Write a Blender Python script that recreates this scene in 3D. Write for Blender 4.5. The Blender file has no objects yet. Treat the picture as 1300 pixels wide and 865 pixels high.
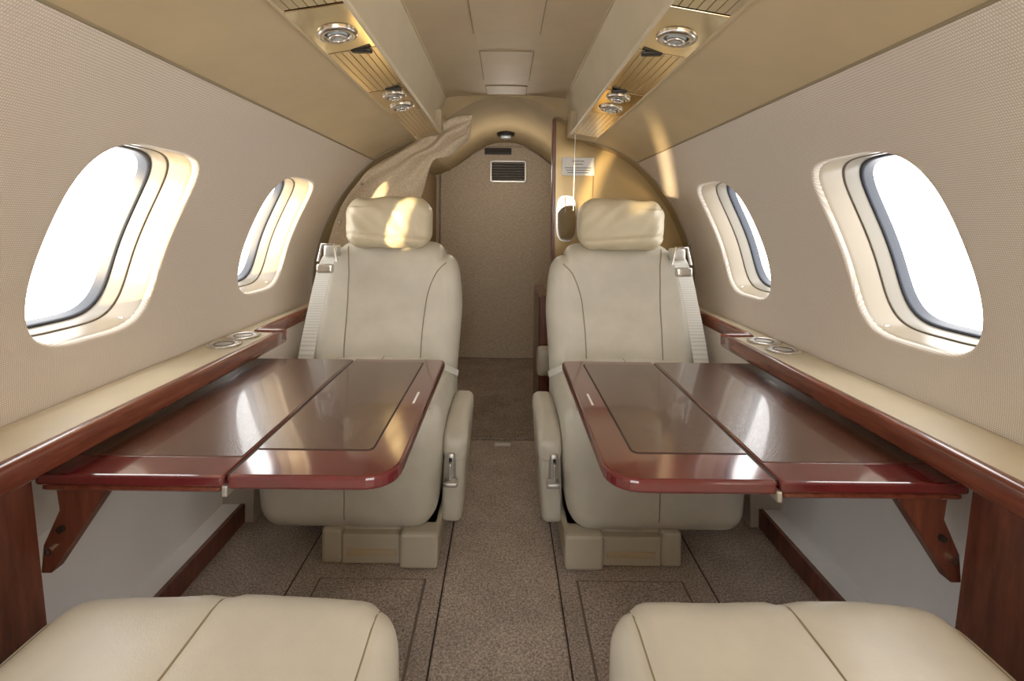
import bpy, bmesh, math, random
from mathutils import Vector, Matrix, noise
from mathutils.bvhtree import BVHTree
random.seed(3)
sc = bpy.context.scene
try:
    sc.view_settings.view_transform = 'Standard'
    sc.view_settings.gamma = 1.07
except Exception: pass
FL = -0.85

# ---------------------------------------------------------------- materials
def lin(c):
    r = []
    for v in c:
        v /= 255.0
        r.append(v/12.92 if v <= 0.04045 else ((v+0.055)/1.055)**2.4)
    return (*r, 1.0)

def base_mat(name, col, rough=0.5, metal=0.0, coat=0.0, spec=0.5):
    m = bpy.data.materials.new(name); m.use_nodes = True
    nt = m.node_tree; b = nt.nodes['Principled BSDF']
    b.inputs['Base Color'].default_value = lin(col)
    b.inputs['Roughness'].default_value = rough
    b.inputs['Metallic'].default_value = metal
    b.inputs['Coat Weight'].default_value = coat
    b.inputs['Coat Roughness'].default_value = 0.07
    b.inputs['Specular IOR Level'].default_value = spec
    return m, nt, b

def coords(nt, scale=(1,1,1), rot=(0,0,0)):
    t = nt.nodes.new('ShaderNodeTexCoord'); mp = nt.nodes.new('ShaderNodeMapping')
    mp.inputs['Scale'].default_value = scale
    mp.inputs['Rotation'].default_value = rot
    nt.links.new(t.outputs['Object'], mp.inputs['Vector'])
    return mp.outputs['Vector']

def ramp(nt, src, c1, c2, p1=0.3, p2=0.7):
    r = nt.nodes.new('ShaderNodeValToRGB')
    r.color_ramp.elements[0].position = p1; r.color_ramp.elements[0].color = lin(c1)
    r.color_ramp.elements[1].position = p2; r.color_ramp.elements[1].color = lin(c2)
    nt.links.new(src, r.inputs['Fac']); return r.outputs['Color']

def bump(nt, b, src, strength, dist):
    n = nt.nodes.new('ShaderNodeBump')
    n.inputs['Strength'].default_value = strength; n.inputs['Distance'].default_value = dist
    nt.links.new(src, n.inputs['Height']); nt.links.new(n.outputs['Normal'], b.inputs['Normal'])

def noise_n(nt, vec, scale, detail=4, rough=0.6):
    n = nt.nodes.new('ShaderNodeTexNoise')
    n.inputs['Scale'].default_value = scale; n.inputs['Detail'].default_value = detail
    n.inputs['Roughness'].default_value = rough
    nt.links.new(vec, n.inputs['Vector']); return n.outputs['Fac']

def leather(name, c, rough=0.45, var=0.93, bs=0.12, coat=0.0, spec=0.5):
    m, nt, b = base_mat(name, c, rough, coat=coat, spec=spec)
    v = coords(nt)
    n = noise_n(nt, v, 9, 3)
    nt.links.new(ramp(nt, n, tuple(x*var for x in c), c), b.inputs['Base Color'])
    vo = nt.nodes.new('ShaderNodeTexVoronoi'); vo.inputs['Scale'].default_value = 450
    nt.links.new(v, vo.inputs['Vector'])
    if bs > 0: bump(nt, b, vo.outputs['Distance'], bs, 0.001)
    return m

def weave(name, c1, c2, sy=60, sz=60, bs=0.5, rough=0.85, axes=('Y','Z')):
    m, nt, b = base_mat(name, c2, rough, spec=0.2)
    v = coords(nt)
    outs = []
    for ax, s in zip(axes, (sy, sz)):
        w = nt.nodes.new('ShaderNodeTexWave'); w.bands_direction = ax
        w.inputs['Scale'].default_value = s; w.inputs['Distortion'].default_value = 0.6
        w.inputs['Detail'].default_value = 1; w.inputs['Detail Scale'].default_value = 3
        nt.links.new(v, w.inputs['Vector']); outs.append(w.outputs['Fac'])
    mu = nt.nodes.new('ShaderNodeMath'); mu.operation = 'MULTIPLY'
    nt.links.new(outs[0], mu.inputs[0]); nt.links.new(outs[1], mu.inputs[1])
    nt.links.new(ramp(nt, mu.outputs[0], c1, c2, 0.0, 0.5), b.inputs['Base Color'])
    bump(nt, b, mu.outputs[0], bs, 0.0012)
    return m

def fabric(name, c1, c2, sc_=(1,1,1), s=120, bs=0.4):
    m, nt, b = base_mat(name, c2, 0.9, spec=0.15)
    v = coords(nt, sc_)
    n = noise_n(nt, v, s, 3, 0.7)
    nt.links.new(ramp(nt, n, c1, c2, 0.35, 0.65), b.inputs['Base Color'])
    bump(nt, b, n, bs, 0.002)
    return m

def carpet(name, c1, c2):
    m, nt, b = base_mat(name, c1, 1.0, spec=0.05)
    v = coords(nt)
    n = noise_n(nt, v, 210, 5, 0.8)
    n2 = noise_n(nt, v, 7, 3, 0.6)
    mx = nt.nodes.new('ShaderNodeMix'); mx.data_type = 'RGBA'; mx.blend_type = 'MULTIPLY'
    mx.inputs['Factor'].default_value = 1.0
    nt.links.new(ramp(nt, n, c1, c2, 0.39, 0.61), mx.inputs['A'])
    nt.links.new(ramp(nt, n2, (228,228,228), (255,255,255), 0.35, 0.65), mx.inputs['B'])
    nt.links.new(mx.outputs['Result'], b.inputs['Base Color'])
    bump(nt, b, n, 0.6, 0.003)
    return m

def wood(name, c1, c2, rough=0.25, coat=0.6, axis_scale=(14,1.2,14), grain=6):
    m, nt, b = base_mat(name, c1, rough, coat=coat)
    v = coords(nt, axis_scale)
    n = noise_n(nt, v, grain, 6, 0.65)
    nt.links.new(ramp(nt, n, c1, c2, 0.35, 0.68), b.inputs['Base Color'])
    return m

M = {}
M['wall'] = weave('woven_wall_fabric', (198,187,175), (230,222,212), 100, 100, 0.4)
M['seatl'] = leather('cream_leather', (206,201,186), 0.36, .94)
M['pillow'] = leather('headrest_leather', (214,202,172), 0.38)
M['seam'] = base_mat('seam_thread', (140,128,104), 0.7)[0]
M['ceil'] = leather('tan_ceiling_leather', (194,176,142), 0.46, 0.95, 0.08)
M['lining'] = leather('vestibule_lining_leather', (178,158,122), 0.8, 0.95, 0.05, 0, 0.2)
M['ceil2'] = leather('centre_ceiling_leather', (194,177,148), 0.5, 0.95, 0.08, 0, 0.35)
M['band'] = leather('valance_leather', (216,205,180), 0.42, 0.96, 0.05)
M['ledge'] = leather('ledge_leather', (206,194,166), 0.45, 0.96, 0.08)
M['base'] = leather('seat_base_plastic', (192,184,166), 0.5, 0.97, 0.0)
M['carpet'] = carpet('taupe_carpet', (138,126,119), (230,218,210))
M['carpet_ais'] = carpet('aisle_carpet', (150,137,128), (238,225,215))
M['carpet_d'] = carpet('aft_carpet', (120,108,98), (200,186,174))
M['binding'] = base_mat('carpet_binding', (124,112,106), 0.95)[0]
M['gapc'] = base_mat('carpet_gap', (80,70,64), 0.95)[0]
M['mahog'] = wood('mahogany_wood', (92,44,34), (128,70,54), 0.24, 0.5)
M['mahog_v'] = wood('mahogany_veneer', (84,46,38), (124,72,58), 0.32, 0.3, (14,14,1.2), 5)
M['tborder'] = wood('table_mahogany', (88,31,34), (106,40,42), 0.15, 1.0, (3,1,3), 3)
M['ttop'] = leather('table_top_inlay', (84,52,42), 0.2, 0.85, 0.22, 0.5, 0.8)
M['dark'] = base_mat('dark_gap', (40,32,28), 0.7)[0]
M['white'] = base_mat('white_panel', (244,244,246), 0.55)[0]
M['chrome'] = base_mat('brushed_chrome', (212,210,205), 0.25, 1.0)[0]
M['satin'] = base_mat('satin_steel', (205,203,198), 0.42, 0.85)[0]
M['gold'] = base_mat('champagne_metal', (222,204,168), 0.12, 1.0)[0]
M['goldr'] = base_mat('champagne_ribbed_metal', (226,211,180), 0.24, 1.0)[0]
M['frame'] = leather('window_reveal_plastic', (150,138,118), 0.3, 0.97, 0.0)
M['frame2'] = base_mat('window_inner_trim', (128,121,108), 0.3)[0]
M['groove'] = base_mat('window_reveal_groove', (96,86,74), 0.5)[0]
M['gasket'] = base_mat('rubber_gasket', (50,56,68), 0.45)[0]
M['strap'] = weave('belt_webbing', (205,205,198), (235,235,230), 150, 150, 0.4, 0.6)
M['bulk'] = fabric('aft_bulkhead_fabric', (168,153,132), (208,193,172), (1,1,7), 60, .3)
M['bulkd'] = fabric('partition_edge_fabric', (130,108,80), (160,138,106), (1,1,7), 60, .3)
M['cloth'] = fabric('rough_linen', (186,170,144), (220,205,180), (1,1,1), 200, .3)
M['lacq'] = base_mat('gold_lacquer_panel', (186,160,110), 0.25, 0.4, 0.5)[0]
M['mirror'] = base_mat('mirror_glass', (210,210,210), 0.03, 1.0)[0]
M['label'] = base_mat('white_label', (238,238,236), 0.5)[0]
M['ink'] = base_mat('label_ink', (120,120,120), 0.6)[0]
M['lens'], nt, b = base_mat('lamp_lens', (150,160,165), 0.05)
b.inputs['Coat Weight'].default_value = 1
M['black'] = base_mat('black_plastic', (18,18,18), 0.4)[0]
g = bpy.data.materials.new('window_glass'); g.use_nodes = True
nt = g.node_tree; nt.nodes.clear()
o = nt.nodes.new('ShaderNodeOutputMaterial'); mx = nt.nodes.new('ShaderNodeMixShader')
tr = nt.nodes.new('ShaderNodeBsdfTransparent'); gl = nt.nodes.new('ShaderNodeBsdfGlossy')
gl.inputs['Roughness'].default_value = 0.02; mx.inputs['Fac'].default_value = 0.05
nt.links.new(tr.outputs[0], mx.inputs[1]); nt.links.new(gl.outputs[0], mx.inputs[2]); nt.links.new(mx.outputs[0], o.inputs['Surface'])
M['glass'] = g

# ---------------------------------------------------------------- helpers
def empty(name, loc, scale=(1,1,1)):
    e = bpy.data.objects.new(name, None); e.location = loc; e.scale = scale
    e.empty_display_size = 0.05
    sc.collection.objects.link(e); return e

def finish(name, bm, mat, parent=None, smooth=True, origin=None, recalc=True):
    """bm in world/build coords; origin subtracted (parent's build-space origin)"""
    if recalc: bmesh.ops.recalc_face_normals(bm, faces=bm.faces)
    if origin is not None:
        bmesh.ops.translate(bm, verts=bm.verts, vec=-Vector(origin))
    me = bpy.data.meshes.new(name); bm.to_mesh(me); bm.free()
    for p in me.polygons: p.use_smooth = smooth
    mats = mat if isinstance(mat, (list, tuple)) else [mat]
    for mm in mats: me.materials.append(mm)
    ob = bpy.data.objects.new(name, me); sc.collection.objects.link(ob)
    if parent: ob.parent = parent
    return ob

def rbm(lo, hi, r, n=14, deform=None):
    lo = Vector(lo); hi = Vector(hi); c = (lo+hi)/2; s = hi-lo
    bm = bmesh.new(); bmesh.ops.create_cube(bm, size=1.0)
    bmesh.ops.subdivide_edges(bm, edges=bm.edges[:], cuts=n, use_grid_fill=True)
    r = min(r, min(s)/2*0.999)
    for v in bm.verts:
        q = Vector([0.5*math.sin(math.pi*a) for a in v.co])
        p = Vector((q[0]*s[0], q[1]*s[1], q[2]*s[2]))
        core = Vector([max(-(s[i]/2-r), min(s[i]/2-r, p[i])) for i in range(3)])
        d = p-core
        if d.length > 1e-9: p = core + d.normalized()*r
        p = p + c
        if deform: p = deform(p)
        v.co = p
    return bm

def rbox(name, lo, hi, r, mat, parent=None, origin=None, n=None, deform=None, smooth=True):
    if n is None: n = 5
    return finish(name, rbm(lo, hi, r, n, deform), mat, parent, smooth, origin)

def prism(name, pts, z0, z1, mat, parent=None, origin=None, axis='Z', bevel=0.0, seg=2, smooth=False):
    """pts 2D polygon; axis Z:(x,y), Y:(x,z), X:(y,z)"""
    bm = bmesh.new()
    def mkv(p, h):
        return {'Z': (p[0], p[1], h), 'Y': (p[0], h, p[1]), 'X': (h, p[0], p[1])}[axis]
    a = [bm.verts.new(mkv(p, z0)) for p in pts]; b2 = [bm.verts.new(mkv(p, z1)) for p in pts]
    bm.faces.new(a); bm.faces.new(b2[::-1])
    k = len(pts)
    for i in range(k): bm.faces.new([a[i], a[(i+1) % k], b2[(i+1) % k], b2[i]])
    bmesh.ops.recalc_face_normals(bm, faces=bm.faces)
    if bevel > 0:
        es = [e for e in bm.edges if len(e.link_faces) == 2 and e.calc_face_angle(0) > 0.7]
        bmesh.ops.bevel(bm, geom=es, offset=bevel, segments=seg, affect='EDGES', profile=0.5)
    ob = finish(name, bm, mat, parent, smooth, origin)
    return ob

def box(name, lo, hi, mat, parent=None, origin=None, bevel=0.0):
    return prism(name, [(lo[0],lo[1]),(hi[0],lo[1]),(hi[0],hi[1]),(lo[0],hi[1])], lo[2], hi[2], mat, parent, origin, 'Z', bevel)

def tube(name, pts, rad, mat, parent=None, origin=(0,0,0), cyclic=False):
    cu = bpy.data.curves.new(name, 'CURVE'); cu.dimensions = '3D'
    cu.bevel_depth = rad; cu.bevel_resolution = 3
    sp = cu.splines.new('POLY'); sp.points.add(len(pts)-1); sp.use_cyclic_u = cyclic
    for i, p in enumerate(pts): sp.points[i].co = (*(Vector(p)-Vector(origin)), 1)
    cu.materials.append(mat)
    ob = bpy.data.objects.new(name, cu); sc.collection.objects.link(ob)
    if parent: ob.parent = parent
    return ob

def cyl(name, c, r, h, mat, parent=None, origin=None, axis=Vector((0,0,1)), seg=32, r2=None, bev=0.0):
    bm = bmesh.new()
    bmesh.ops.create_cone(bm, cap_ends=True, segments=seg, radius1=r, radius2=r if r2 is None else r2, depth=h)
    if bev:
        es = [e for e in bm.edges if e.calc_face_angle(0) > 0.7]
        bmesh.ops.bevel(bm, geom=es, offset=bev, segments=2, affect='EDGES')
    q = Vector((0,0,1)).rotation_difference(axis)
    bmesh.ops.transform(bm, matrix=Matrix.Translation(Vector(c)) @ q.to_matrix().to_4x4(), verts=bm.verts)
    ob = finish(name, bm, mat, parent, False, origin)
    return ob

def torus(name, c, R, r, mat, parent=None, origin=None, axis=Vector((0,0,1)), squash=1.0):
    bm = bmesh.new(); S, T = 40, 10; rows = []
    for i in range(S):
        a = 2*math.pi*i/S
        rows.append([bm.verts.new(((R+r*math.cos(2*math.pi*j/T))*math.cos(a), (R+r*math.cos(2*math.pi*j/T))*math.sin(a), squash*r*math.sin(2*math.pi*j/T))) for j in range(T)])
    for i in range(S):
        for j in range(T):
            bm.faces.new([rows[i][j], rows[(i+1)%S][j], rows[(i+1)%S][(j+1)%T], rows[i][(j+1)%T]])
    q = Vector((0,0,1)).rotation_difference(axis)
    bmesh.ops.transform(bm, matrix=Matrix.Translation(Vector(c)) @ q.to_matrix().to_4x4(), verts=bm.verts)
    return finish(name, bm, mat, parent, True, origin)

def crom(P, n=12):
    out = []
    for i in range(len(P)-1):
        p0 = P[max(0,i-1)]; p1 = P[i]; p2 = P[i+1]; p3 = P[min(len(P)-1,i+2)]
        for k in range(n):
            t = k/n
            out.append(tuple(0.5*((2*p1[j])+(-p0[j]+p2[j])*t+(2*p0[j]-5*p1[j]+4*p2[j]-p3[j])*t*t+(-p0[j]+3*p1[j]-3*p2[j]+p3[j])*t**3) for j in range(len(p1))))
    out.append(tuple(P[-1])); return out

# ---------------------------------------------------------------- cabin shell
YF, YR, YA = -0.9, 1.87, 2.95
prof = crom([(-.752,-.33),(-.758,-.25),(-.752,-.17),(-.735,-.09),(-.705,-.01),(-.665,.07),(-.615,.145),(-.57,.198),(-.52,.245)])
cum = [0]
for i in range(1, len(prof)):
    cum.append(cum[-1]+math.dist(prof[i], prof[i-1]))
AL = cum[-1]
def pa(a):
    a = max(0, min(AL, a))
    for i in range(1, len(cum)):
        if a <= cum[i]+1e-9:
            t = (a-cum[i-1])/(cum[i]-cum[i-1])
            return (prof[i-1][0]*(1-t)+prof[i][0]*t, prof[i-1][1]*(1-t)+prof[i][1]*t)
    return prof[-1]
AC = min(range(len(prof)), key=lambda i: abs(prof[i][1]+.035)); AC = cum[AC]
HA, HW, CH, CW = 0.188, 0.138, 0.215, 0.20
WY = [-.31, .28, .875, 1.465]
NO = Vector((-.975, 0, .16)).normalized()   # direction the reveal runs outward (left side)

def wp(y, a, s, off=0.0):
    x, z = pa(a); p = Vector((x, y, z)) + NO*off
    return Vector((p.x*s, p.y, p.z))
NY, NA = 16, 20
EXP = 4.0
def sup(u, v):
    t = (abs(u)**EXP+abs(v)**EXP)**(-1/EXP); return u*t, v*t
per = []
for i in range(NY): per.append((-1+2*i/NY, -1))
for i in range(NA): per.append((1, -1+2*i/NA))
for i in range(NY): per.append((1-2*i/NY, 1))
for i in range(NA): per.append((-1, 1-2*i/NA))
def build_wall(s, name):
    bm = bmesh.new()
    def grid(y0, y1, a0, a1, ny, na):
        g = [[bm.verts.new(wp(y0+(y1-y0)*i/ny, a0+(a1-a0)*j/na, s)) for j in range(na+1)] for i in range(ny+1)]
        for i in range(ny):
            for j in range(na): bm.faces.new([g[i][j], g[i+1][j], g[i+1][j+1], g[i][j+1]])
    ys = [YF]
    for w in WY: ys += [w-CW, w+CW]
    ys.append(YR)
    a0, a1 = AC-CH, AC+CH
    for k in range(len(ys)-1):
        y0, y1 = ys[k], ys[k+1]; iswin = (k % 2 == 1)
        grid(y0, y1, 0, a0, NY, 3); grid(y0, y1, a1, AL, NY, 4)
        if not iswin: grid(y0, y1, a0, a1, NY, NA)
        else:
            wc = (y0+y1)/2; rings = []
            lv = [('o',0,0),('m',.5,0),('m',.8,0),('i',1.04,0),('i',1.022,.0005),('i',1.008,.003),('i',1.0,.008),('i',.997,.018)]
            for kind, t, off in lv:
                row = []
                for (u, v) in per:
                    su, sv = sup(u, v); oy, oa = u*CW, v*CH; iy, ia = su*HW*1.04, sv*HA*1.04
                    if kind == 'o': py, pa_ = oy, oa
                    elif kind == 'm': py, pa_ = oy*(1-t)+iy*t, oa*(1-t)+ia*t
                    else: py, pa_ = su*HW*t, sv*HA*t
                    row.append(bm.verts.new(wp(wc+py, AC+pa_, s, off)))
                rings.append(row)
            n = len(per)
            for r in range(len(rings)-1):
                for i in range(n):
                    bm.faces.new([rings[r][i], rings[r][(i+1)%n], rings[r+1][(i+1)%n], rings[r+1][i]])
    bmesh.ops.remove_doubles(bm, verts=bm.verts, dist=0.0004)
    return finish(name, bm, M['wall'])
build_wall(1, 'wall_left'); build_wall(-1, 'wall_right')

per2 = []
for i in range(128):
    a = 2*math.pi*i/128; per2.append(sup(math.cos(a), math.sin(a)))
wn = 1
for s in (1, -1):
    for wc in WY:
        e = empty('window_%d' % wn, wp(wc, AC, s)); wn += 1
        o = e.location.copy()
        def ringset(name, lv, mat):
            bm = bmesh.new(); rows = []
            for t, off in lv:
                rows.append([bm.verts.new(wp(wc+u*HW*t, AC+v*HA*t, s, off)) for u, v in per2])
            n = len(per2)
            for r in range(len(rows)-1):
                for i in range(n): bm.faces.new([rows[r][i], rows[r][(i+1)%n], rows[r+1][(i+1)%n], rows[r+1][i]])
            return finish(name, bm, mat, e, True, o)
        ringset('reveal', [(1.0,.012),(.995,.015),(.992,.022),(.989,.060)], M['frame'])
        ringset('reveal_groove', [(.989,.060),(.993,.0605),(.993,.063),(.986,.0635)], M['groove'])
        ringset('inner_frame', [(.987,.063),(.978,.0625),(.974,.065),(.970,.098)], M['frame2'])
        ringset('gasket', [(.972,.096),(.962,.094),(.945,.095),(.938,.100),(.936,.118)], M['gasket'])
        bm = bmesh.new(); n = len(per2)
        cvt = bm.verts.new(wp(wc, AC, s, .110)); prev = None
        for t in (.3,.6,.94):
            row = [bm.verts.new(wp(wc+u*HW*t, AC+v*HA*t, s, .110)) for u, v in per2]
            for i in range(n):
                if prev is None: bm.faces.new([cvt, row[i], row[(i+1)%n]])
                else: bm.faces.new([prev[i], prev[(i+1)%n], row[(i+1)%n], row[i]])
            prev = row
        finish('pane', bm, M['glass'], e, True, o)
        p = wp(wc+HW*.76, AC-HA*.955, s, .03)
        rbox('shade_latch', p-Vector((.008,.014,.004)), p+Vector((.008,.014,.005)), .003, M['chrome'], e, o)

def strip(bm, pts, y0, y1, ny=1):
    rows = [[bm.verts.new((p[0], y0+(y1-y0)*i/ny, p[1])) for p in pts] for i in range(ny+1)]
    for i in range(ny):
        for j in range(len(pts)-1): bm.faces.new([rows[i][j], rows[i][j+1], rows[i+1][j+1], rows[i+1][j]])

ceil = empty('ceiling', (0, 1, .5)); co = ceil.location.copy()
cp = crom([(-.52,.245),(-.46,.281),(-.40,.306),(-.345,.322)], 6)
for s in (1, -1):
    m = [(x*s, z) for x, z in cp]
    bm = bmesh.new(); strip(bm, m, YF, YR); finish('leather_panel', bm, M['ceil'], ceil, True, co)
    bd = crom([(-.243,.338),(-.262,.352),(-.262,.40),(-.25,.46),(-.236,.496)], 5)
    bm = bmesh.new(); strip(bm, [(x*s, z) for x, z in bd], YF, YR); finish('valance', bm, M['band'], ceil, True, co)
    tube('edge_piping', [(-.522*s, YF, .244), (-.522*s, YR, .244)], .003, M['seam'], ceil, co)
    tube('valance_lip', [(-.236*s, YF, .496), (-.236*s, YR, .496)], .004, M['ceil'], ceil, co)
    prism('rail_end_cap', [(-.348*s,.322),(-.24*s,.338),(-.24*s,.42),(-.348*s,.42)], 1.752, YR, M['ceil'], ceil, co, 'Y', .004)
tr_ = crom([(-.27,.486),(-.236,.495),(-.12,.503),(0,.507),(.12,.503),(.236,.495),(.27,.486)], 5)
bm = bmesh.new(); strip(bm, tr_, YF, YR); finish('centre_panel', bm, M['ceil2'], ceil, True, co)
full = [(-.752,-.33)]+prof[1:]+cp[1:]+[(-.30,.355),(-.25,.395),(-.2,.435),(-.12,.48),(-.06,.497),(0,.502)]
fullp = full+[(-x, z) for x, z in full[::-1][1:]]
wb = empty('wall_back', (0, YA, 0)); wo = wb.location.copy()
bm = bmesh.new(); strip(bm, [(-.752,FL)]+fullp+[(.752,FL)], YR, YA); finish('aft_vestibule_lining', bm, M['lining'], wb, True, wo)
bm = bmesh.new()
hp = [p for p in fullp if p[1] > .24]
ia = [bm.verts.new((x, YR, z)) for x, z in hp]; ib = [bm.verts.new((x*1.02, YR, z+.12)) for x, z in hp]
for i in range(len(ia)-1): bm.faces.new([ia[i], ia[i+1], ib[i+1], ib[i]])
finish('aft_header', bm, M['lining'], ceil, True, co)
def ctz(x): return .507-.0695*x*x*4   # centre panel height at x (approx.)
for (a, b_, w) in ((.72,1.255,.087),(1.39,1.665,.078),(1.74,1.85,.075)):
    # flush seamed access panel: a thin dark seam and a panel 1 mm proud that follows the ceiling curve
    for nm, g_, dz, mt in (('hatch_seam', .0028, .0030, M['seam']), ('hatch_panel', 0, .0042, M['ceil2'])):
        xs = [-w-g_+(2*w+2*g_)*k/6 for k in range(7)]
        prism(nm, [(x, ctz(x)-dz) for x in xs]+[(x, ctz(x)+.006) for x in xs[::-1]], a-g_, b_+g_, mt, ceil, co, 'Y')
archp = [(x, YR, z) for x, z in fullp[:len(prof)+len(cp)-1]]
tube('arch_trim', archp, .006, M['seam'], wb, wo)
tube('arch_trim', [(-x, y, z) for x, y, z in archp], .006, M['seam'], wb, wo)
dl = empty('dome_lamp', (0, 2.62, .49)); dlo = dl.location.copy()
cyl('lamp_base', (0, 2.62, .492), .05, .02, M['black'], dl, dlo, bev=.004)
rbox('lamp_lens', (-.03,2.59,.465), (.03,2.65,.485), .01, M['lens'], dl, dlo)

# unseen left bulkhead behind the camera, added to block sun through the open front
wf = empty('sun_block_front', (-.5, YF, 0)); wfo = wf.location.copy()
fp = [(-.80,FL)]+[(-.80,-.33)]+[p for p in full if p[0] <= -.345]+[(-.345,.50),(-.27,.50),(-.27,FL)]
prism('sun_block_panel', fp, YF-.03, YF, M['mahog_v'], wf, wfo, 'Y')

# floor
fl = empty('floor', (0, 1, FL)); fo = fl.location.copy()
box('floor_deck', (-.80, YF, FL-.03), (.80, YA, FL-.004), M['carpet'], fl, fo)
for s in (1,-1):
    def bx(n, x0, x1, y0, y1, z, m, bv=.002):
        lo, hi = sorted((x0*s, x1*s)); box(n, (lo, y0, FL-.004), (hi, y1, z), m, fl, fo, bv)
    bx('side_carpet', -.727, -.494, YF, 1.84, FL, M['carpet'])
    bx('seat_carpet', -.490, -.138, YF, 1.84, FL, M['carpet'])
    bx('hatch_binding', -.433, -.177, .40, 1.125, FL+.001, M['binding'])
    bx('hatch_carpet', -.427, -.183, .408, 1.119, FL+.004, M['carpet'])
    bx('seam_strip', -.494, -.490, YF, 1.84, FL-.001, M['gapc'])
    bx('aisle_gap', -.138, -.133, YF, 1.84, FL-.001, M['gapc'])
box('aisle_carpet', (-.134, YF, FL-.004), (.134, 1.838, FL+.004), M['carpet_ais'], fl, fo, .003)
box('aft_carpet', (-.45, 1.845, FL-.004), (.45, YA, FL+.008), M['carpet_d'], fl, fo, .003)
box('threshold_label', (-.03, 1.79, FL), (.03, 1.815, FL+.005), M['label'], fl, fo)

# aft bulkhead
prism('bulkhead_panel', [(-.752,FL)]+fullp+[(.752,FL)], YA, YA+.03, M['bulk'], wb, wo, 'Y')
prism('door_leaf', [(-.40,FL+.01),(.285,FL+.01),(.285,.36),(.2,.425),(.12,.47),(-.12,.47),(-.2,.425),(-.3,.35),(-.40,.30)], YA-.02, YA-.002, M['bulk'], wb, wo, 'Y', .003)
v = empty('air_vent_grille', (.017, YA-.03, .316)); vo_ = v.location.copy()
box('frame_top', (-.095,YA-.032,.375), (.129,YA-.02,.386), M['satin'], v, vo_, .002)
box('frame_bottom', (-.095,YA-.032,.25), (.129,YA-.02,.261), M['satin'], v, vo_, .002)
box('frame_left', (-.095,YA-.032,.25), (-.084,YA-.02,.386), M['satin'], v, vo_, .002)
box('frame_right', (.118,YA-.032,.25), (.129,YA-.02,.386), M['satin'], v, vo_, .002)
box('backing', (-.09,YA-.024,.255), (.124,YA-.0205,.38), M['dark'], v, vo_)
for i in range(7):
    z = .268+i*.0165
    prism('louvre_%d' % i, [(YA-.031, z),(YA-.03,z-.001),(YA-.022,z+.006),(YA-.023,z+.007)], -.085, .119, M['satin'], v, vo_, 'X')
sl = empty('speaker_slot', (-.046, YA-.024, .45)); so = sl.location.copy()
box('slot_body', (-.13,YA-.03,.422), (.036,YA-.0205,.462), M['black'], sl, so, .004)
box('slot_grille', (-.12,YA-.033,.432), (.026,YA-.03,.452), M['dark'], sl, so, .001)

wpl = empty('wall_partition_left', (-.6, 2.33, -.2)); po = wpl.location.copy()
lp = [(-.752,FL)]+[p for p in fullp if p[0] < -.43]
prism('partition_panel', lp+[(-.43, lp[-1][1]+.01),(-.43,FL)], 2.32, 2.35, M['bulk'], wpl, po, 'Y')
box('partition_return', (-.445,2.35,FL), (-.43,YA,.28), M['bulkd'], wpl, po)
wpr = empty('wall_partition_right', (.45, 1.95, -.2)); po = wpr.location.copy()
rp = [p for p in fullp if p[0] > .205]
prism('lacquer_panel', [(.205, FL)]+[(.205, .43)]+rp+[(.752,FL)], 1.95, 1.975, M['lacq'], wpr, po, 'Y')
box('wood_edge', (.192,1.942,FL), (.207,1.98,.43), M['mahog_v'], wpr, po, .003)
box('lower_cabinet', (.145,1.955,FL), (.192,2.3,-.30), M['mahog_v'], wpr, po, .006)
rbox('folded_jump_seat', (.135,1.90,-.62), (.215,1.95,-.50), .02, M['seatl'], wpr, po)
mi = empty('wall_mirror', (.25, 1.945, .02)); mo = mi.location.copy()
oc = [(.252+.042*math.copysign(abs(math.cos(a))**.6, math.cos(a)), .02+.095*math.copysign(abs(math.sin(a))**.6, math.sin(a))) for a in [2*math.pi*i/32 for i in range(32)]]
prism('mirror_frame', oc, 1.94, 1.95, M['chrome'], mi, mo, 'Y')
oc2 = [(.252+(x-.252)*.88, .02+(z-.02)*.93) for x, z in oc]
prism('mirror_glass', oc2, 1.936, 1.941, M['mirror'], mi, mo, 'Y')
lb = empty('placard_label', (.30, 1.945, .24)); lo_ = lb.location.copy()
box('card', (.232,1.945,.198), (.366,1.95,.272), M['label'], lb, lo_, .001)
for i, (z, w) in enumerate(((.255,.025),(.243,.02),(.228,.055),(.218,.05),(.208,.045))):
    box('line_%d' % i, (.299-w,1.9435,z), (.299+w,1.9455,z+.003), M['ink'], lb, lo_)

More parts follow.
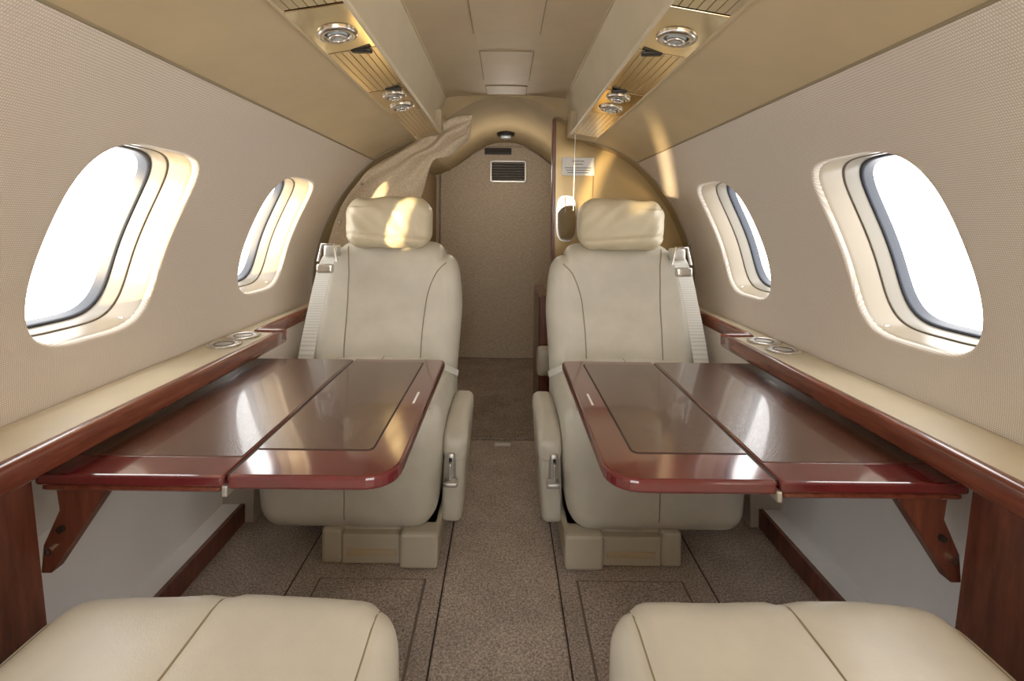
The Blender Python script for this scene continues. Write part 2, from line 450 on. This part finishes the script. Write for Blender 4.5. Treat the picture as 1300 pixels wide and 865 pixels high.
# lower side walls, ledges
for s, sn in ((1,'left'),(-1,'right')):
    suf = '' if s == 1 else '.001'
    def X(pts): return [(x*s, z) for x, z in pts]
    lw = empty('wall_lower_%s' % sn, (-.76*s, 1, -.6)); o = lw.location.copy()
    bm = bmesh.new(); strip(bm, X([(-.752,-.33),(-.782,-.36),(-.80,-.55),(-.785,-.80),(-.729,-.80),(-.729,FL)]), .64, 1.34)
    finish('white_recess_panel', bm, M['white'], lw, False, o)
    prism('veneer_panel', X([(-.66,-.345),(-.60,FL),(-.80,FL),(-.80,-.345)]), YF, .66, M['mahog_v'], lw, o, 'Y')
    prism('fabric_panel', X([(-.69,-.345),(-.70,FL),(-.80,FL),(-.76,-.345)]), 1.33, YR, M['wall'], lw, o, 'Y')
    tb = empty('baseboard_%s' % sn, (-.727*s, 1, FL)); bo = tb.location.copy()
    lo, hi = sorted((-.735*s, -.722*s))
    box('plinth', (lo, .66, FL), (hi, 1.33, -.797), M['mahog_v'], tb, bo, .002)
    ld = empty('side_ledge'+suf, (-.69*s, 1, -.32)); o = ld.location.copy()
    prism('leather_top', X([(-.7505,-.314),(-.72,-.310),(-.630,-.313),(-.630,-.34),(-.7505,-.34)]), YF+.002, 1.33, M['ledge'], ld, o, 'Y')
    prism('leather_top_aft', X([(-.7505,-.314),(-.72,-.310),(-.690,-.313),(-.690,-.34),(-.7505,-.34)]), 1.33, YR-.008, M['ledge'], ld, o, 'Y')
    lo, hi = sorted((-.636*s, -.610*s))
    rbox('wood_lip', (lo, YF+.002, -.345), (hi, 1.335, -.306), .009, M['mahog'], ld, o, 8)
    lo, hi = sorted((-.700*s, -.676*s))
    rbox('wood_lip_aft', (lo, 1.325, -.342), (hi, YR-.008, -.302), .009, M['mahog'], ld, o, 8)
    lo, hi = sorted((-.700*s, -.612*s))
    rbox('wood_lip_jog', (lo, 1.315, -.343), (hi, 1.342, -.304), .009, M['mahog'], ld, o, 8)
    for k, cy in enumerate((1.175, 1.262)):
        torus('cup_ring_%d' % k, (-.695*s, cy, -.309), .036, .0045, M['chrome'], ld, o, squash=.6)
        cyl('cup_well_%d' % k, (-.695*s, cy, -.3095), .033, .003, M['satin'], ld, o)
        torus('cup_step_%d' % k, (-.695*s, cy, -.3078), .022, .0015, M['groove'], ld, o)

# overhead panels
for s in (1, -1):
    suf = '' if s == 1 else '.001'
    orl = empty('overhead_light_panel'+suf, (-.295*s, 1, .33)); o = orl.location.copy()
    A = Vector((-.345, 0, .321)); B = Vector((-.245, 0, .338)); T = (B-A); Nn = Vector((T.z, 0, -T.x)).normalized()
    if Nn.z > 0: Nn = -Nn
    def rp_(t, dn):
        p = A+T*t+Nn*dn; return (p.x*s, p.z)
    def seg(nm, y0, y1, mat, d0=.0, d1=.004, t0=0., t1=1., bv=.001):
        return prism(nm, [rp_(t0,-.006), rp_(t0,d1), rp_(t1,d1), rp_(t1,-.006)], y0, y1, mat, orl, o, 'Y', bv)
    for (y0, y1, kind) in ((YF,-.2,'r'),(-.2,.1,'p'),(.1,.72,'r'),(.72,.90,'p'),(.90,1.17,'r'),(1.17,1.40,'p'),(1.40,1.75,'r')):
        if kind == 'p': seg('lamp_plate', y0+.002, y1-.002, M['gold'])
        else:
            seg('ribbed_base', y0+.002, y1-.002, M['gold'], d1=.0020)
            for k in range(7):
                t0 = .01+k*.141
                seg('rib', y0+.003, y1-.003, M['goldr'], d1=.0035, t0=t0, t1=t0+.130, bv=.0006)
    seg('rail_backing', YF, 1.755, M['dark'], d1=-.002)
    tube('rail_trim', [(rp_(1,0)[0], YF, rp_(1,.002)[1]), (rp_(1,0)[0], 1.755, rp_(1,.002)[1])], .005, M['band'], orl, o)
    tube('rail_trim', [(rp_(0,0)[0], YF, rp_(0,.002)[1]), (rp_(0,0)[0], 1.755, rp_(0,.002)[1])], .004, M['ceil'], orl, o)
    ax = Vector((Nn.x*s, 0, Nn.z))
    def lamp(y, t=.5, R=.027, k=0):
        x, z = rp_(t, .005); c = Vector((x, y, z))
        torus('lamp_bezel_%d' % k, c, R, .0075, M['chrome'], orl, o, ax, .8)
        cyl('lamp_well_%d' % k, c-ax*.002, R-.002, .006, M['black'], orl, o, ax)
        bm = bmesh.new(); bmesh.ops.create_uvsphere(bm, u_segments=24, v_segments=12, radius=R*.66)
        for vv in bm.verts: vv.co.z *= .55
        q = Vector((0,0,1)).rotation_difference(ax)
        bmesh.ops.transform(bm, matrix=Matrix.Translation(c) @ q.to_matrix().to_4x4(), verts=bm.verts)
        finish('lamp_eyeball_%d' % k, bm, M['lens'], orl, True, o)
        torus('lamp_eye_ring_%d' % k, c+ax*.008, R*.5, .003, M['chrome'], orl, o, ax)
    lamp(.82, .5, .027, 0); lamp(1.22, .55, .024, 1); lamp(1.33, .5, .027, 2); lamp(-.05, .5, .027, 3)
    for y in (.905, 1.165):
        x, z = rp_(.66, .006)
        rbox('call_switch', (x-.020, y-.008, z-.003), (x+.020, y+.008, z+.004), .003, M['black'], orl, o)
    if s == -1:
        tube('bead_chain', [(.26,1.77,.33),(.262,1.80,.20),(.262,1.81,.05)], .0015, M['chrome'], orl, o)

# ---------------------------------------------------------------- seats
def raycast_path(bvh, pts, axis, rad_off=0.0):
    out = []
    dirs = {'front': Vector((0,1,0)), 'top': Vector((0,0,-1))}[axis]
    for p in pts:
        o = Vector((p[0], -5, p[1])) if axis == 'front' else Vector((p[0], p[1], 5))
        hit = bvh.ray_cast(o, dirs)
        if hit[0] is not None: out.append(hit[0]-dirs*rad_off)
    return out

def build_seat(name, loc, scale, extra=0.0, near=False, sd=0.0):
    O = Vector((-.385, 1.40, FL))
    e = empty(name, loc, scale)
    cx = -.385
    def wr(x, z, f=1.0):   # soft leather wrinkles
        return .0030*f*noise.noise(Vector((x*9+sd, z*26, sd)))+.0046*f*noise.noise(Vector((x*5+sd, z*9, 2+sd)))
    def dcu(p):
        x, y, z = p
        u = (x-cx)/.235
        if z > -.55: z += .012*(1-u*u)*max(0, (z+.55)/.11) - .005*math.exp(-((x-cx)/.008)**2) + wr(x, y*.6, .8)
        if z > -.55: z -= .004*math.exp(-((x+.183)/.007)**2)+.004*math.exp(-((x+.59)/.007)**2)
        if y < 1.3: y -= .012*math.exp(-((z+.55)/.08)**2) + wr(x, z)
        if y < 1.3: y += .005*math.exp(-((x-cx)/.008)**2)
        f = 1-.06*max(0, (-.6-z)/.14)
        return Vector((cx+(x-cx)*f, y, z))
    bm = rbm((-.62, 1.15, -.768), (-.152, 1.62+extra, -.445), .058, 46, dcu)
    bvh = BVHTree.FromBMesh(bm)
    ys = [1.17+.02*i for i in range(22+int(extra*50))]
    topseam = raycast_path(bvh, [(cx, y) for y in ys], 'top')
    frs = raycast_path(bvh, [(cx, -.50-.01*i) for i in range(24)], 'front')
    s1 = raycast_path(bvh, [(-.183, y) for y in ys], 'top'); s2 = raycast_path(bvh, [(-.59, y) for y in ys], 'top')
    finish('seat_cushion', bm, M['seatl'], e, True, O)
    tube('cushion_seam', frs[::-1]+topseam, .0014, M['seam'], e, O)
    tube('cushion_side_seam', s1, .0012, M['seam'], e, O); tube('cushion_side_seam', s2, .0012, M['seam'], e, O)
    def dbk(p):
        x, y, z = p
        k = (z+.60)/.53
        wid = 1.0
        if k < .55: wid = .93+.07*(k/.55 if k > 0 else 0)
        elif k > .55: wid = 1.0-.14*((k-.55)/.45)**2
        lx = (x-cx)*wid
        u = lx/.243
        if y < 1.60:
            y -= .026*math.exp(-((abs(u)-.80)/.17)**2)*min(1, max(0, 1.15-k))
            y += .017*math.exp(-(u/.5)**2)
            y -= .015*math.exp(-((k-.35)/.2)**2)
            y += wr(lx, z, 1.3*(1-abs(u)**4 if abs(u) < 1 else 0))
            y += .007*math.exp(-((z+.300+.02*u+.006*math.sin(u*9+sd))/.007)**2)*math.exp(-((u-.1)/.3)**2)
            y += .005*math.exp(-((z+.345-.03*u)/.006)**2)*math.exp(-((u+.1)/.25)**2)
        y += .17*(z+.60)*.9
        return Vector((cx+lx, y, z))
    bm = rbm((-.628, 1.50, -.66), (-.142, 1.63, -.068), .062, 64, None)
    for vv in bm.verts:
        x, y, z = vv.co
        lx = x-cx; R = .10; hx, topz = .243, -.068
        if abs(lx) > hx-R and z > topz-R:
            dx = abs(lx)-(hx-R); dz = z-(topz-R); m_ = max(dx, dz)
            l = math.hypot(dx, dz)
            if l > 1e-6:
                dx, dz = dx*m_/l, dz*m_/l
                vv.co.x = cx+math.copysign(hx-R+dx, lx); vv.co.z = topz-R+dz
        vv.co = dbk(vv.co)
        vv.co.y += extra*1.0
    bvh = BVHTree.FromBMesh(bm)
    def path(P): return raycast_path(bvh, crom(P, 10), 'front')
    sA = path([(cx+.19,-.135),(cx+.158,-.17),(cx+.132,-.24),(cx+.122,-.33),(cx+.118,-.45),(cx+.118,-.60)])
    sB = path([(cx-.145,-.085),(cx-.135,-.13),(cx-.130,-.24),(cx-.128,-.33),(cx-.126,-.45),(cx-.12,-.60)])
    finish('backrest', bm, M['seatl'], e, True, O)
    tube('back_seam', sA, .0018, M['seam'], e, O); tube('back_seam', sB, .0018, M['seam'], e, O)
    rbox('back_shell', (-.60,1.60+extra,-.70), (-.17,1.69+extra,-.12), .04, M['ceil'], e, O, 10, lambda p: Vector((p.x, p.y+.153*(p.z+.60), p.z)))
    hx = cx-.004
    def dh(p):
        x, y, z = p; u = (x-hx)/.142
        f = 1-.06*max(0, abs(u)-.75)/.25
        z0 = -.003; y0 = 1.60
        z = z0+(z-z0)*f+.0015*math.sin(u*9+z*30); y = y0+(y-y0)*f
        if z > .05: z += .004*math.sin(u*3.3+.6)
        if y < 1.6:
            y += .007*math.exp(-((z+.050+.010*u)/.006)**2)
            y += .009*noise.noise(Vector((u*2+sd, z*30+u*3, 5+sd)))
        return Vector((x, y+extra, z))
    rbox('headrest', (hx-.142, 1.535, -.088), (hx+.142, 1.665, .082), .050, M['pillow'], e, O, 46, dh)
    ax0, ax1 = -.150, -.094
    yo = .16+extra*.35 if near else 0
    def da(p):
        x, y, z = p
        t = max(0, (-.60-z)/.20)
        y += .04*t*(1 if y < 1.35 else 0)
        x = x-.012*t
        return Vector((x, y+yo, z-(.05 if near else 0)))
    rbox('armrest_side', (ax0, 1.20, -.79), (ax1, 1.50, -.55), .018, M['seatl'], e, O, 14, da)
    def dp(p):
        t = max(0, min(1, (1.30-p.y)/.11))
        return Vector((p.x, p.y+yo, p.z-.03*t*t-(.05 if near else 0)))
    rbox('armrest_pad', (ax0-.003, 1.192, -.585), (ax1+.004, 1.48, -.520), .022, M['seatl'], e, O, 14, dp)
    if not near:
        rbox('lever_plate', (-.142, 1.186, -.660), (-.118, 1.22, -.580), .009, M['satin'], e, O, 8)
        box('lever_slot', (-.1340, 1.183, -.645), (-.1265, 1.19, -.592), M['black'], e, O)
        rbox('lever_handle', (-.144, 1.160, -.655), (-.110, 1.188, -.641), .005, M['satin'], e, O)
        rbox('lever_knob', (-.134, 1.172, -.642), (-.126, 1.188, -.600), .004, M['satin'], e, O)
    rbox('outboard_side', (-.645, 1.30+yo, -.76), (-.612, 1.58+yo, -.47), .014, M['seatl'], e, O, 6)
    box('base_plinth', (-.44, 1.19, FL+.003), (-.16, 1.52, -.76), M['base'], e, O, .006)
    box('base_block', (-.445, 1.165, FL+.003), (-.395, 1.5, -.76), M['base'], e, O, .008)
    box('base_block', (-.250, 1.150, FL+.003), (-.155, 1.5, -.76), M['base'], e, O, .008)
    box('base_skirt', (-.395, 1.168, FL+.003), (-.250, 1.2, -.775), M['base'], e, O, .004)
    box('base_slide', (-.57, 1.27, -.79), (-.19, 1.55, -.76), M['base'], e, O, .004)
    box('base_track', (-.38, 1.163, FL+.026), (-.26, 1.17, FL+.040), M['ceil2'], e, O, .002)
    if not near:
        w = .023
        P = crom([(-.565,1.60,-.088),(-.568,1.560,-.11),(-.575,1.525,-.15),(-.585,1.49,-.25),(-.597,1.462,-.36),(-.610,1.445,-.48)], 6)
        bm = bmesh.new(); rows = []
        for i, p in enumerate(P):
            rows.append([bm.verts.new((p[0]+dx, p[1]-.012+dy, p[2])) for dx, dy in ((-w,0),(w,0),(w,.003),(-w,.003))])
        for i in range(len(rows)-1):
            for j in range(4): bm.faces.new([rows[i][j], rows[i][(j+1)%4], rows[i+1][(j+1)%4], rows[i+1][j]])
        finish('belt_webbing', bm, M['strap'], e, False, O)
        rbox('belt_guide', (-.600,1.504,-.168), (-.550,1.530,-.137), .006, M['chrome'], e, O, 6)
        rbox('belt_loop', (-.590,1.535,-.118), (-.545,1.58,-.078), .008, M['satin'], e, O, 6)
        tube('belt_bail', [(-.600,1.520,-.13),(-.588,1.52,-.075),(-.55,1.52,-.075),(-.540,1.520,-.13)], .004, M['chrome'], e, O)
        P = crom([(-.145,1.52,-.49),(-.165,1.46,-.46),(-.20,1.42,-.432),(-.26,1.40,-.428)], 6)
        bm = bmesh.new(); rows = [[bm.verts.new((p[0], p[1]+dy, p[2]+dz)) for dy, dz in ((-.018,0),(.018,.006),(.018,.009),(-.018,.003))] for p in P]
        for i in range(len(rows)-1):
            for j in range(4): bm.faces.new([rows[i][j], rows[i][(j+1)%4], rows[i+1][(j+1)%4], rows[i+1][j]])
        finish('lap_belt', bm, M['strap'], e, False, O)
    return e
build_seat('airplane_seat', (-.385, 1.40, FL), (1,1,1), sd=1.3)
build_seat('airplane_seat.001', (.385, 1.40, FL), (-1,1,1), sd=4.7)
build_seat('airplane_seat.002', (-.335, .355, FL), (.92,-1,.955), .20, True, sd=8.1)
build_seat('airplane_seat.003', (.345, .355, FL), (-.92,-1,.955), .20, True, sd=11.9)

# ---------------------------------------------------------------- tables
def rounded_poly(pts, rads, n=8):
    out = []
    k = len(pts)
    for i in range(k):
        p = Vector(pts[i]); a = Vector(pts[i-1]); b = Vector(pts[(i+1)%k]); r = rads[i]
        if r <= 0: out.append(tuple(p)); continue
        d1 = (a-p).normalized(); d2 = (b-p).normalized()
        p1 = p+d1*r; p2 = p+d2*r
        for j in range(n+1):
            t = j/n
            out.append(tuple((1-t)**2*p1+2*t*(1-t)*p+t*t*p2))
    return out
def build_table(name, s):
    e = empty(name, (-.4*s, .945, -.36), (s,1,1)); O = Vector((-.4,.945,-.36))
    Z = -.356; Y0, Y1 = .657, 1.225
    pin = rounded_poly([(-.384,Y0),(-.148,Y0),(-.150,Y1),(-.384,Y1)], [.006,.055,.02,.006])
    prism('inner_leaf', pin, Z-.020, Z, M['tborder'], e, O, 'Z', .005, 3)
    pou = rounded_poly([(-.654,Y0),(-.388,Y0),(-.388,Y1),(-.654,Y1)], [.01,.006,.006,.01])
    prism('outer_leaf', pou, Z-.017, Z-.001, M['tborder'], e, O, 'Z', .004, 3)
    il = rounded_poly([(-.380,Y0+.078),(-.203,Y0+.078),(-.203,Y1-.03),(-.380,Y1-.03)], [.004,.012,.012,.004])
    il2 = rounded_poly([(-.380,Y0+.0755),(-.2005,Y0+.0755),(-.2005,Y1-.0275),(-.380,Y1-.0275)], [.004,.013,.013,.004])
    prism('inlay_groove', il2, Z-.004, Z+.0003, M['dark'], e, O, 'Z')
    prism('inner_inlay', il, Z-.004, Z+.0012, M['ttop'], e, O, 'Z', .0008, 1)
    ol = rounded_poly([(-.650,Y0+.055),(-.392,Y0+.055),(-.392,Y1-.01),(-.650,Y1-.01)], [.004,.004,.004,.004])
    prism('outer_inlay', ol, Z-.004, Z+.0002, M['ttop'], e, O, 'Z', .0008, 1)
    lw_ = rounded_poly([(-.650,Y0+.006),(-.395,Y0+.006),(-.395,Y1-.01),(-.650,Y1-.01)], [.01,.006,.006,.01])
    prism('slide_frame', lw_, Z-.027, Z-.0185, M['mahog'], e, O, 'Z', .002, 1)
    box('hinge_pin', (-.390,Y0-.001,Z-.030), (-.382,Y0+.03,Z-.014), M['satin'], e, O, .002)
    box('hinge_gap', (-.3885,Y0+.01,Z-.012), (-.3835,Y1-.01,Z-.003), M['dark'], e, O)
    box('maker_plate', (-.178,Y0+.27,Z-.001), (-.174,Y0+.33,Z+.0006), M['label'], e, O)
    br = [(-.635,Z-.028),(-.560,Z-.028),(-.575,Z-.05),(-.640,Z-.150),(-.655,Z-.150),(-.652,Z-.11),(-.630,Z-.06)]
    prism('support_bracket', br, .672, .692, M['mahog_v'], e, O, 'Y', .002)
    cyl('bracket_pivot', (-.640,.670,Z-.115), .006, .006, M['chrome'], e, O, Vector((0,1,0)), 16)
    cyl('bracket_bolt', (-.625,.670,Z-.085), .005, .006, M['dark'], e, O, Vector((0,1,0)), 16)
    box('support_rail', (-.645,.70,Z-.040), (-.625,1.22,Z-.026), M['satin'], e, O, .002)
    return e
build_table('folding_table', 1); build_table('folding_table.001', -1)

# ---------------------------------------------------------------- crumpled curtain on the left arch
cu = empty('crumpled_curtain', (-.5, 1.85, .1)); O = cu.location.copy()
K = 1.86/600
def cw(x, y): return ((x-641)*K, (283-y)*K)
up = crom([(600,147),(574,153),(545,172),(514,192),(484,208),(456,232),(430,272),(416,320),(410,366)], 11)
lo = crom([(597,158),(592,182),(576,194),(554,204),(542,226),(534,254),(527,300),(507,340),(482,366)], 11)
bm = bmesh.new(); rows = []
nv = 56
def ridge(a): return 1-abs(2*((a) % 1.0)-1)          # triangular fold
def soft(v): return v*v*(3-2*v)
for i in range(len(up)):
    row = []; k = i/len(up)
    for j in range(nv+1):
        t = j/nv
        x = up[i][0]*(1-t)+lo[i][0]*t; y = up[i][1]*(1-t)+lo[i][1]*t
        y += 3.0*math.sin(k*26)*t*(1 if k < .75 else 0)
        X_, Z_ = cw(x, y)
        nz = noise.noise(Vector((k*3.2, t*1.3, 0)))
        # gathered part: few broad folds along the cloth; hanging part: nearly flat with slack creases
        g1 = soft(ridge(t*2.3+k*1.1+.55*nz)); g2 = soft(ridge(t*1.1-k*1.8+.8*nz+.3))
        amp = .034 if k < .45 else .034-(.034-.012)*min(1, (k-.45)/.25)
        yy = 1.868-.040*math.sin(math.pi*min(1, t*.9+.08))*(1-.4*k)-amp*(.7*g1+.5*g2)*(.4+.6*min(1, k*5))-.005*noise.noise(Vector((X_*16, Z_*16, 4)))
        row.append(bm.verts.new((X_+.004*noise.noise(Vector((X_*10,Z_*10,7))), yy, Z_)))
    rows.append(row)
for i in range(len(rows)-1):
    for j in range(nv): bm.faces.new([rows[i][j], rows[i+1][j], rows[i+1][j+1], rows[i][j+1]])
ob = finish('cloth', bm, M['cloth'], cu, True, O)
sm = ob.modifiers.new('thick', 'SOLIDIFY'); sm.thickness = .003
for i, (x, y) in enumerate(((434,285),(462,236),(424,320))):
    a, b_ = cw(x, y); cyl('snap_%d' % i, (a, 1.836, b_), .006, .012, M['chrome'], cu, O, Vector((0,1,0)), 16)

# ---------------------------------------------------------------- lights
w = bpy.data.worlds.new('World'); sc.world = w; w.use_nodes = True
bg = w.node_tree.nodes['Background']; bg.inputs['Color'].default_value = (1.0, .98, .96, 1); bg.inputs['Strength'].default_value = 6.3
sun = bpy.data.lights.new('sun', 'SUN'); sun.energy = 15; sun.angle = math.radians(1.5); sun.color = (1, .74, .40)
so_ = bpy.data.objects.new('sun', sun); sc.collection.objects.link(so_)
so_.rotation_euler = Vector((.56, .82, .10)).to_track_quat('-Z', 'Y').to_euler(); so_.location = (-3, -2, -.3)
pl = bpy.data.lights.new('dome_lamp_light', 'POINT'); pl.energy = 2.3; pl.shadow_soft_size = .05; pl.color = (1, .88, .74)
plo = bpy.data.objects.new('dome_lamp_light', pl); sc.collection.objects.link(plo); plo.parent = dl; plo.location = Vector((0,2.4,.25))-dlo

# ---------------------------------------------------------------- camera
cam = bpy.data.cameras.new('camera'); co_ = bpy.data.objects.new('camera', cam); sc.collection.objects.link(co_)
cam.sensor_width = 36; cam.lens = 36*600/1300; cam.clip_start = .01
cam.shift_y = -149.5/1300; cam.shift_x = 9/1300
co_.rotation_euler = (Matrix.Rotation(math.radians(90), 4, 'X') @ Matrix.Rotation(math.radians(.6), 4, 'Z')).to_euler()
co_.location = (0, 0, 0)
sc.camera = co_
